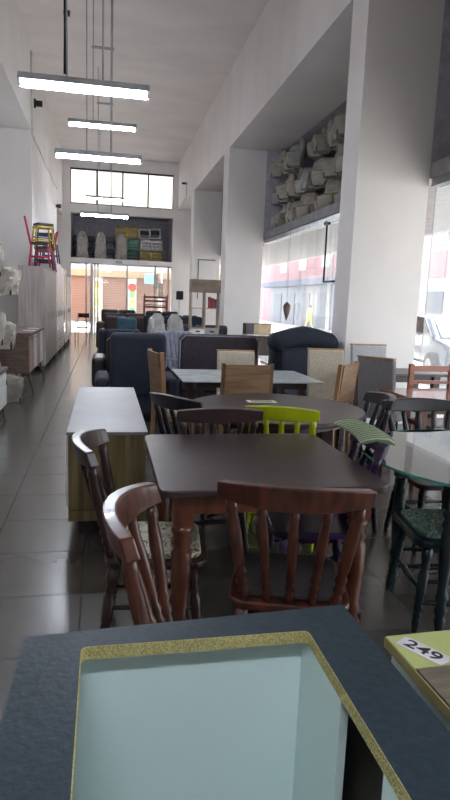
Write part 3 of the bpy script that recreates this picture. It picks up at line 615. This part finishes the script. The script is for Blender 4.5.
sofa('navy armchair on wooden legs beside the aisle, beyond the black recliner', NAVY, (.3, 12.6, 0), 0, w=.56, d=.9, h=.9, ah=.88, name='armchair', cat='armchair', aw=.14, legs=BRNFAB)
sofa('pale lilac grey sofa holding the wrapped pillows', SILVERF, (1.0, 10.9, 0), 0, w=.72, d=.85, h=.92, ah=.6, aw=.1)
t = thing('channel_back_chaise', 'silver grey channelled recliner chair behind the plum loveseat', 'armchair', (1.13, 9.55, 0), math.radians(24))
b = NB()
for k in range(7): box(b, -.3+k*.086, -.12, .42, -.22+k*.086, 0, 1.02, bev=.03, seg=3)
for v in b.verts: v.co.y += (v.co.z-.42)*.25
obj('backrest', b, SILVERF, t); bx('seat', NAVY, t, -.3, -.6, .3, .3, .1, .46, bev=.04, seg=3, label='dark blue seat')
b = NB(); tube(b, [(-.32, .1, 0), (-.32, .1, .62), (-.32, -.6, .62), (-.32, -.6, 0)], .014); tube(b, [(.32, .1, 0), (.32, .1, .62), (.32, -.6, .62), (.32, -.6, 0)], .014); obj('frame', b, ALU, t)
sofa('teal velvet armchair among the far sofas', TEAL, (.52, 15.3, 0), 0, w=.5, d=.8, h=1.05, name='armchair', cat='armchair', ah=.7, aw=.1)
sofa('brown leather recliner sofa with rounded arms, left end of its row', BRNFAB, (.62, 17.6, 0), 0, w=1.25, d=.9, h=1.02, aw=.24, ah=.84, nb=2)
sofa('long navy sofa beyond the wrapped pillows', NAVY, (1.75, 16.2, 0), 0, w=1.55, d=.9, h=1.1, nb=2)
sofa('second long navy sofa in front of the shelf unit row', PLUM, (2.0, 13.9, 0), 0, w=1.5, d=.85, h=.98, nb=2)
sofa('black sofa in the farthest row, left one', BLKFAB, (.45, 21.2, 0), 0, w=1.15, d=.9, h=1.13, nb=2, aw=.14)
sofa('black sofa in the farthest row, right one', BLKFAB, (1.9, 21.0, 0), 0, w=1.1, d=.9, h=1.13, nb=2, aw=.14)
sofa('brown leather sofa between the teal armchair and the farthest black row', BRNFAB, (.6, 19.5, 0), 0, w=1.3, d=.9, h=1.06, nb=2)
sofa('navy sofa behind the long navy sofa, near the floor lamp', NAVY, (2.25, 18.3, 0), 0, w=.95, d=.9, h=1.08, nb=2, aw=.12)
# cushions in plastic on the lilac sofa
def bag_mesh(w, d, prof, seed, amp=.03, nz=22, na=28):
    """prof: list of (z, y0, y1, halfwidth)"""
    b = NB(); rings = []
    zs = [p[0] for p in prof]
    def at(z):
        for a, c in zip(prof, prof[1:]):
            if a[0] <= z <= c[0]:
                u = (z-a[0])/(c[0]-a[0]); return [a[i]+(c[i]-a[i])*u for i in (1, 2, 3)]
        return prof[-1][1:]
    for i in range(nz+1):
        z = zs[0]+(zs[-1]-zs[0])*i/nz; y0, y1, hw = at(z); r = []
        for k in range(na):
            a = 2*PI*k/na; ca, sa = math.cos(a), math.sin(a); e = .45
            x = math.copysign(abs(ca)**e, ca)*hw; y = (y0+y1)/2+math.copysign(abs(sa)**e, sa)*(y1-y0)/2
            p = Vector((x, y, z)); q = Vector((x*8, y*8, z*3+.6*x)); nn = .8*noise.noise(q+Vector((seed, 0, 0)))+.9*abs(noise.noise(q*2.6+Vector((0, seed, 0))))-.2
            r.append(b.verts.new((x+ca*amp*nn, y+sa*amp*nn, z+.3*amp*nn)))
        rings.append(r)
    for a, c in zip(rings, rings[1:]):
        for k in range(na): b.faces.new((a[k], a[(k+1) % na], c[(k+1) % na], c[k]))
    b.faces.new(rings[0][::-1]); b.faces.new(rings[-1]); return b
for i, (x, y, rz, lab) in enumerate(((.92, 10.93, .15, 'left plastic wrapped cushion standing on the lilac grey sofa'), (1.25, 10.95, -.12, 'right plastic wrapped cushion standing on the lilac grey sofa'))):
    t = thing('wrapped_cushion', lab, 'cushion', (x, y, .5), rz)
    obj('cushion', bag_mesh(0, 0, [(0, -.06, .06, .14), (.3, -.08, .08, .15), (.62, -.05, .05, .11), (.7, -.01, .01, .05)], i, .01), GREY, t)
    obj('plastic_bag', bag_mesh(0, 0, [(0, -.08, .08, .16), (.3, -.1, .1, .17), (.66, -.07, .07, .13), (.76, -.02, .02, .05)], i+5, .035), BAG, t)

# ------------------------------------------------------------------ shelf unit, small drawer box, lamp, rack
t = thing('shelf_unit', 'open white and brown shelf unit in front of the far right pillars', 'shelf unit', (1.95, 12.0, 0))
WV = mat('smoked_oak', (120, 104, 92), .5)
bx('top_box', WV, t, -.29, -.17, 1.68, .29, .17, 1.93); b = NB()
for x in (-.29, -.015, .27): box(b, x, -.16, .98, x+.02, .16, 1.68)
obj('upright', b, mat('pale_oak', (176, 160, 146), .5), t)
for z in (.96, 1.36): bx('shelf', mat('pale_oak', (176, 160, 146), .5), t, -.29, -.16, z, .29, .16, z+.018)
for x in (-.28, .005): d = bx('drawer', WHITE if x < 0 else ALU, t, x, -.165, .82, x+.275, .16, .955); bx('handle', BLACKM, d, x+.09, -.172, .9, x+.18, -.165, .93)
bx('cabinet_base', WV, t, -.29, -.16, 0, .29, .16, .82)
for i, (x, z, c) in enumerate(((.08, 1.378, (150, 60, 66)), (.14, 1.378, (170, 70, 74)), (.19, 1.378, (90, 84, 90)))):
    q = thing('book', ['dark red book standing on the middle shelf, leftmost', 'bright red book standing on the middle shelf', 'grey book standing on the middle shelf, next to the upright'][i], 'book', (1.95+x, 12.0, z)); bx('cover', mat('book_%d' % i, c, .7), q, 0, -.1, 0, .04, .08, .22-.02*i); bx('pages', WHITE, q, .005, -.09, .005, .035, .085, .21-.02*i)
t = thing('white_desk', 'white desk under the two tone drawer box by the window', 'desk', (3.3, 12.4, 0)); bx('top', WHITE, t, -.42, -.25, .84, .4, .25, .87)
for s in (-1, 1): bx('side_panel', WHITE, t, s*.38-.012, -.24, 0, s*.38+.012, .24, .84)
bx('modesty_panel', DKBROWN, t, -.36, .1, .4, .36, .12, .84)
t = thing('drawer_box', 'low two tone drawer box standing on the white desk', 'box', (3.14, 12.35, .87)); bx('body', DKBROWN, t, -.27, -.15, 0, .27, .15, .22); bx('drawer', mat('light_oak', (196, 172, 138), .5), t, -.1, -.165, .01, .265, -.15, .21); bx('drawer', mat('dark_grey_front', (80, 76, 84), .5), t, -.265, -.165, .01, -.11, -.15, .21)
t = thing('floor_lamp', 'floor lamp with square black shade by the far right wall', 'lamp', (2.72, 22.6, 0)); b = NB(); rod(b, (0, 0, .02), (0, 0, 1.7), .015); obj('pole', b, ALU, t); b = NB(); rod(b, (0, 0, 0), (0, 0, .03), .15, 20); obj('base', b, BLACKM, t); bx('lamp_shade', BLACKM, t, -.13, -.13, 1.54, .13, .13, 1.86, bev=.01)
t = thing('plate_rack', 'brown wooden bunk like rack standing before the shop front', 'rack', (1.85, 22.7, 0)); RW = mat('rack_wood', (96, 50, 40), .4)
for x in (-.44, .4): bx('post', RW, t, x, -.05, 0, x+.05, .05, 1.7); bx('post', RW, t, x, .3, 0, x+.05, .36, 1.6)
for z in (.5, .9, 1.2, 1.42, 1.56): bx('rail', RW, t, -.42, -.03, z, .42, .01, z+.07)
for z in (.9, 1.3): bx('shelf', RW, t, -.42, 0, z, .42, .34, z+.03)
t = thing('metal_chair', 'thin metal framed chair by the glass at the far end of the aisle', 'chair', (-.78, 21.8, 0), .3)
for x in (-.2, .2):
    b = NB(); tube(b, [(x, -.2, 0), (x, -.2, .95)], .014); obj('back_post', b, ALU, t); b = NB(); tube(b, [(x, .2, 0), (x, .2, .65), (x, -.2, .65)], .014); obj('arm_leg', b, ALU, t)
bx('seat', BLACKM, t, -.2, -.2, .43, .2, .2, .46); bx('backrest', BLACKM, t, -.2, -.21, .8, .2, -.19, .95)

# ------------------------------------------------------------------ left side furniture
def legs4(t, pts, m, z1, splay=.04):
    for x, y in pts: b = NB(); rod(b, (x+math.copysign(splay, x), y+math.copysign(splay, y), 0), (x, y, z1), .014, 8, .022); obj('leg', b, m, t)
t = thing('white_tv_cabinet', 'white low cabinet with brown top at the left edge', 'cabinet', (-1.42, 6.75, 0))
bx('body', WHITE, t, -.25, -.9, .17, .24, .85, .6); bx('top', TAUPE, t, -.27, -.92, .6, .27, .87, .635); legs4(t, [(-.2, -.8), (.2, -.8), (-.2, .75), (.2, .75)], TAUPE, .17)
for k in range(3): d = bx('door', WHITE, t, .24, -.88+k*.575, .19, .256, -.33+k*.575, .58); bx('handle', BLACKM, d, .256, -.36+k*.575, .42, .268, -.345+k*.575, .48)
t = thing('taupe_sideboard', 'taupe sideboard with rosy doors on splayed legs left of the aisle', 'sideboard', (-1.34, 10.5, 0))
bx('body', TAUPE, t, -.24, -1.0, .32, .21, .95, .9); bx('top', TAUPE, t, -.27, -1.03, .9, .26, .98, .935); legs4(t, [(-.18, -.8), (.18, -.8), (-.18, .8), (.18, .8)], DKBROWN, .32, .07)
for k in range(4): d = bx('door', PINKWOOD if k % 2 == 0 else WHITE, t, .21, -.98+k*.485, .34, .228, -.51+k*.485, .88); bx('handle', ALU, d, .228, -.75+k*.485, .83, .245, -.6+k*.485, .845)
for i, (y, x) in enumerate(((10.2, -1.2), (10.9, -1.22))):
    q = thing('paper_tag', ['folded white paper hanging over the near part of the taupe sideboard', 'folded white paper on the far part of the taupe sideboard'][i], 'tag', (x, y, .936), .3); b = NB(); prism(b, rrect(-.09, -.1, .09, .1, .01), 0, .004); obj('paper', b, WHITE, q)
def wardrobe(label, y0, y1, h, side, front, nd, foot=.12, depth=.5, x1=-1.15, drawers=False, mirror=False):
    t = thing('wardrobe', label, 'wardrobe', (x1-depth/2, (y0+y1)/2, 0)); L = (y1-y0)/2; D = depth/2
    bx('carcass', side, t, -D, -L, foot, D-.02, L, h-.02); bx('top_panel', side, t, -D, -L, h-.02, D, L, h)
    for k in range(nd):
        a = -L+2*L*k/nd; c = -L+2*L*(k+1)/nd
        z0 = foot+.02 if not drawers else foot+.02+.6*(k % 2)
        fm = front if not (mirror and k % 2) else mat('mirror_door', (190, 190, 194), .06, .9)
        d = bx('door', fm, t, D-.02, a+.012, z0, D, c-.012, h-.03, bev=.002); bx('handle', ALU, d, D, c-.06, 1.0, D+.02, c-.04, 1.14)
        if drawers and k % 2:
            for q in range(3): dd = bx('drawer', front, t, D-.02, a+.006, foot+.02+.2*q, D, c-.006, foot+.2+.2*q); bx('knob', BLACKM, dd, D, (a+c)/2-.03, foot+.1+.2*q, D+.02, (a+c)/2+.03, foot+.12+.2*q)
    for sy in (-1, 1):
        for sx in (-1, 1): bx('foot', DKBROWN, t, sx*(D-.05)-.03, sy*(L-.06)-.03, 0, sx*(D-.05)+.03, sy*(L-.06)+.03, foot)
    return t
wardrobe('grey ash wardrobe nearest the viewer with coloured chairs on top', 12.35, 15.1, 2.06, ASH, ASH, 3)
wardrobe('taller white wardrobe with drawers and knobs, second along the left wall', 15.25, 17.1, 2.3, WHITE, mat('cream_door', (214, 196, 188), .35), 4, drawers=True)
wardrobe('white mirrored wardrobe with dark side, third along the left wall', 17.2, 19.0, 2.3, DKBROWN, WHITE, 3, mirror=True)
wardrobe('white glossy wardrobe, farthest along the left wall', 19.3, 21.0, 2.15, DKBROWN, mat('cream_door', (214, 196, 188), .35), 4, drawers=True)
# coloured chairs piled on the wardrobe
def pile_chair(label, m, seatm, loc, rz, h=.95, back=True, rot=None):
    t = thing('metal_stool' if not back else 'painted_chair', label, 'chair' if back else 'stool', loc, rz)
    if rot: t.rotation_euler = rot
    for sx in (-1, 1):
        for sy in (-1, 1): b = NB(); tube(b, [(sx*.2, sy*.2, 0), (sx*.15, sy*.15, .45)], .016); obj('leg', b, m, t)
        if back: b = NB(); tube(b, [(sx*.16, -.16, .42), (sx*.17, -.27, h)], .02); obj('back_post', b, m, t)
    b = NB(); tube(b, [(-.18, -.18, .2), (.18, -.18, .2), (.18, .18, .2), (-.18, .18, .2), (-.18, -.18, .2)], .011); obj('stretcher', b, m, t)
    b = NB(); prism(b, rrect(-.18, -.18, .18, .18, .06), .44, .475); obj('seat', b, seatm, t)
    if back:
        for z in (.62, .78, h-.05): b = NB(); box(b, -.17, -.2-(z-.5)*.2, z, .17, -.18-(z-.5)*.2, z+.05); obj('back_slat', b, m, t)
    return t
RED = mat('crimson_paint', (186, 40, 78), .4); YEL = mat('mustard_paint', (206, 170, 46), .4); TEALP = mat('petrol_paint', (40, 80, 96), .4); NAVP = mat('indigo_paint', (52, 48, 92), .4)
pile_chair('crimson chair standing on the ash wardrobe', RED, BLACKM, (-1.28, 12.75, 2.06), math.radians(-85))
pile_chair('mustard stool upside up on top of the crimson chair seat', YEL, YEL, (-1.26, 13.2, 2.42), .3, back=False)
pile_chair('petrol blue stool on the ash wardrobe behind the crimson chair', TEALP, BLACKM, (-1.3, 13.75, 2.06), .1, back=False)
pile_chair('petrol blue stool stacked on another stool above the wardrobe', TEALP, TEALP, (-1.3, 13.8, 2.54), .4, back=False)
pile_chair('second crimson chair turned sideways on the ash wardrobe', RED, RED, (-1.32, 14.3, 2.06), math.radians(100), h=.85)
pile_chair('indigo chair leaning at the far end of the ash wardrobe', NAVP, NAVP, (-1.35, 14.84, 2.06), math.radians(-5), h=.85)
pile_chair('indigo stool standing on the white wardrobe with drawers', NAVP, GREY, (-1.35, 16.1, 2.3), .2, back=False)

# ------------------------------------------------------------------ plastic wrapped chairs
def wrapped(label, loc, rz, fab, bagm, seed, h=.98, group=None):
    t = thing('wrapped_chair', label, 'chair', loc, rz, group)
    bx('backrest', fab, t, -.19, -.24, .42, .19, -.17, h, bev=.03, seg=3); bx('seat', fab, t, -.19, -.2, .38, .19, .2, .48, bev=.03, seg=3)
    for sx in (-1, 1):
        for sy in (-1, 1): b = NB(); rod(b, (sx*.17, sy*.17, 0), (sx*.17, sy*.17, .4), .014, 6); obj('leg', b, BLACKWOOD, t)
    obj('plastic_bag', bag_mesh(0, 0, [(.01, -.2, .2, .19), (.3, -.24, .24, .22), (.5, -.27, .24, .23), (.58, -.28, -.05, .22), (.8, -.29, -.11, .22), (h, -.28, -.12, .21), (h+.06, -.22, -.16, .1)], seed, .04), bagm, t)
    return t
TAUPEF = mat('taupe_linen', (150, 138, 124), .9)
w0 = [wrapped('x', (0, 0, 0), 0, TAUPEF, BAGD, 3*i) for i in range(3)]
g0 = wrapped('x', (0, 0, 0), 0, mat('slate_fabric', (92, 92, 100), .9), BAG, 17)
used = set()
def put(proto, loc, rz, label, group, scale=None):
    if id(proto) not in used:
        used.add(id(proto)); proto.location = loc; proto.rotation_euler = (0, 0, rz); proto['label'] = label; proto['group'] = group
        if scale: proto.scale = scale
        return proto
    return dup(proto, loc, rz, label, group, scale=scale)
ordn = ['first', 'second', 'third', 'fourth', 'fifth', 'sixth', 'seventh', 'eighth', 'ninth', 'tenth', 'eleventh', 'twelfth']
# left stacks
for c, (x, y, n, sc) in enumerate(((-1.5, 8.1, 3, .82), (-1.42, 8.85, 3, .71))):
    for k in range(n):
        put(w0[(c+k) % 3], (x+.03*math.sin(k*3+c), y, .0+k*1.05*sc), math.radians(-80+24*math.sin(k*2.3+c)), 'plastic wrapped chair in the %s stack at the left edge, %s from the floor' % (('nearer', 'farther')[c], ordn[k]), 'wrapped chairs stacked at the left edge', (.95, .95, sc))
def heap(x, y0, n, pitch, tiers, sc, where, group, skip=(), start=0):
    for ti in range(tiers):
        for k in range(n):
            if (k, ti) in skip: continue
            sz = sc*(1-.1*abs(math.sin(k*1.9+ti)))
            pr = (w0[(k+ti) % 3], g0)[(k*3+ti) % 4 == 1]
            put(pr, (x+.1*math.sin(k*2.1+ti)+.05*ti, y0+pitch*k, 3.3+ti*1.04*sc), math.radians(90+45*math.sin(k*1.7+ti*2)), 'plastic wrapped chair %s, %s tier, %s from the near end' % (where, ('bottom', 'middle', 'top')[ti], ordn[k+start]), group, (.84, .84, sz))
heap(4.36, 9.3, 9, .45, 3, .64, 'on the right mezzanine, nearer heap', 'wrapped chairs in the nearer heap on the right mezzanine')
heap(4.22, 13.4, 5, .42, 3, .63, 'on the right mezzanine, farther heap', 'wrapped chairs in the farther heap on the right mezzanine', skip=((0, 2),))
heap(4.6, 3.9, 7, .47, 3, .58, 'above the near right window', 'wrapped chairs above the near right window')
heap(4.3, 16.9, 7, .58, 2, .7, 'behind the second pillar', 'wrapped chairs behind the second pillar')
# loft over the shop front: grey shell chairs in three columns
def shell_chair(label, m, loc, group, rz=PI):
    t = thing('shell_chair', label, 'chair', loc, rz, group)
    b = NB(); box(b, -.23, -.24, .45, .23, -.18, .86, bev=.05, seg=4)
    for v in b.verts: v.co.x *= 1-max(0, v.co.z-.6)*.4; v.co.y -= (v.co.z-.45)*.2+abs(v.co.x)*-.25
    obj('backrest', b, m, t); bx('seat', m, t, -.22, -.2, .42, .22, .22, .48, bev=.03, seg=3)
    for sx in (-1, 1):
        for sy in (-1, 1): b = NB(); tube(b, [(sx*.2, sy*.2, 0), (sx*.14, sy*.14, .42)], .012); obj('leg', b, BLACKM, t)
    return t
SH = mat('grey_shell_plastic', (96, 96, 104), .4)
s0 = shell_chair('x', SH, (0, 0, 0), 'grey shell chairs on the loft')
for c, x in enumerate((-1.15, -.68, -.2, .2)):
    for k, z in enumerate((3.12, 3.62)):
        put(s0, (x, 27.1+.1*(c % 2), z+.02), PI, 'grey shell chair on the loft, %s column from the left, %s row' % (ordn[c], ('lower', 'upper')[k]), 'grey shell chairs on the loft', (1, 1, .56))
for i, (x, y) in enumerate(((-.95, 26.75), (-.2, 26.75), (.68, 26.8))):
    t = thing('plastic_sack', ['tall plastic sack on the loft, left', 'tall plastic sack on the loft, middle', 'tall plastic sack on the loft beside the yellow chairs'][i], 'sack', (x, y, 3.12), .3*i)
    obj('sack', bag_mesh(0, 0, [(0, -.14, .14, .24), (.5, -.13, .13, .23), (.9, -.1, .1, .2), (1.12, -.05, .05, .1)], 11*i, .06), mat('grey_sack', (176, 170, 166), .5, bump=.5, bscale=20), t)
def slat_stack(label, m, x, z, w=.46, h=.4, inner=BLACKM, dark=False):
    t = thing('folding_chair', label, 'chair', (x, 26.95, z))
    b = NB(); tube(b, [(-w/2, 0, 0), (-w/2+.02, .05, h), (w/2-.02, .05, h), (w/2, 0, 0)], .03); obj('frame', b, m, t)
    b = NB()
    for q in (.1, .22, .34) if not dark else (.2,): box(b, -w/2+.03, .02, q-.03, w/2-.03, .05, q+.03 if not dark else q+.14)
    obj('slats', b, inner if dark else m, t); bx('seat', m, t, -w/2, 0, 0, w/2, .3, .03)
Y2 = mat('mustard_shell', (190, 170, 80), .5); G2 = mat('sea_green_shell', (90, 140, 124), .5); W2 = mat('white_shell', (214, 214, 216), .5)
for k, (x, z, m, lab, dk) in enumerate(((.68, 4.1, Y2, 'mustard folding chair on the loft, top left of the coloured stack', 0), (1.14, 4.12, Y2, 'mustard folding chair on the loft, beside the black and white ones', 0), (1.2, 3.6, G2, 'sea green chair on the loft, upper of the two', 0), (1.18, 3.14, mat('bottle_green_shell', (50, 100, 80), .5), 'dark green chair on the loft, lower of the two', 0),
        (1.66, 4.08, W2, 'white framed chair with black seat on the loft, left', 1), (2.12, 4.12, W2, 'white framed chair with black seat on the loft, right', 1), (1.74, 3.62, W2, 'white slatted chair on the loft, left', 0), (2.22, 3.62, W2, 'white slatted chair on the loft, right', 0),
        (1.74, 3.14, Y2, 'mustard chair at the bottom of the loft stack, left', 0), (2.2, 3.14, Y2, 'mustard chair at the bottom of the loft stack, right', 0))):
    slat_stack(lab, m, x, z, dark=bool(dk))
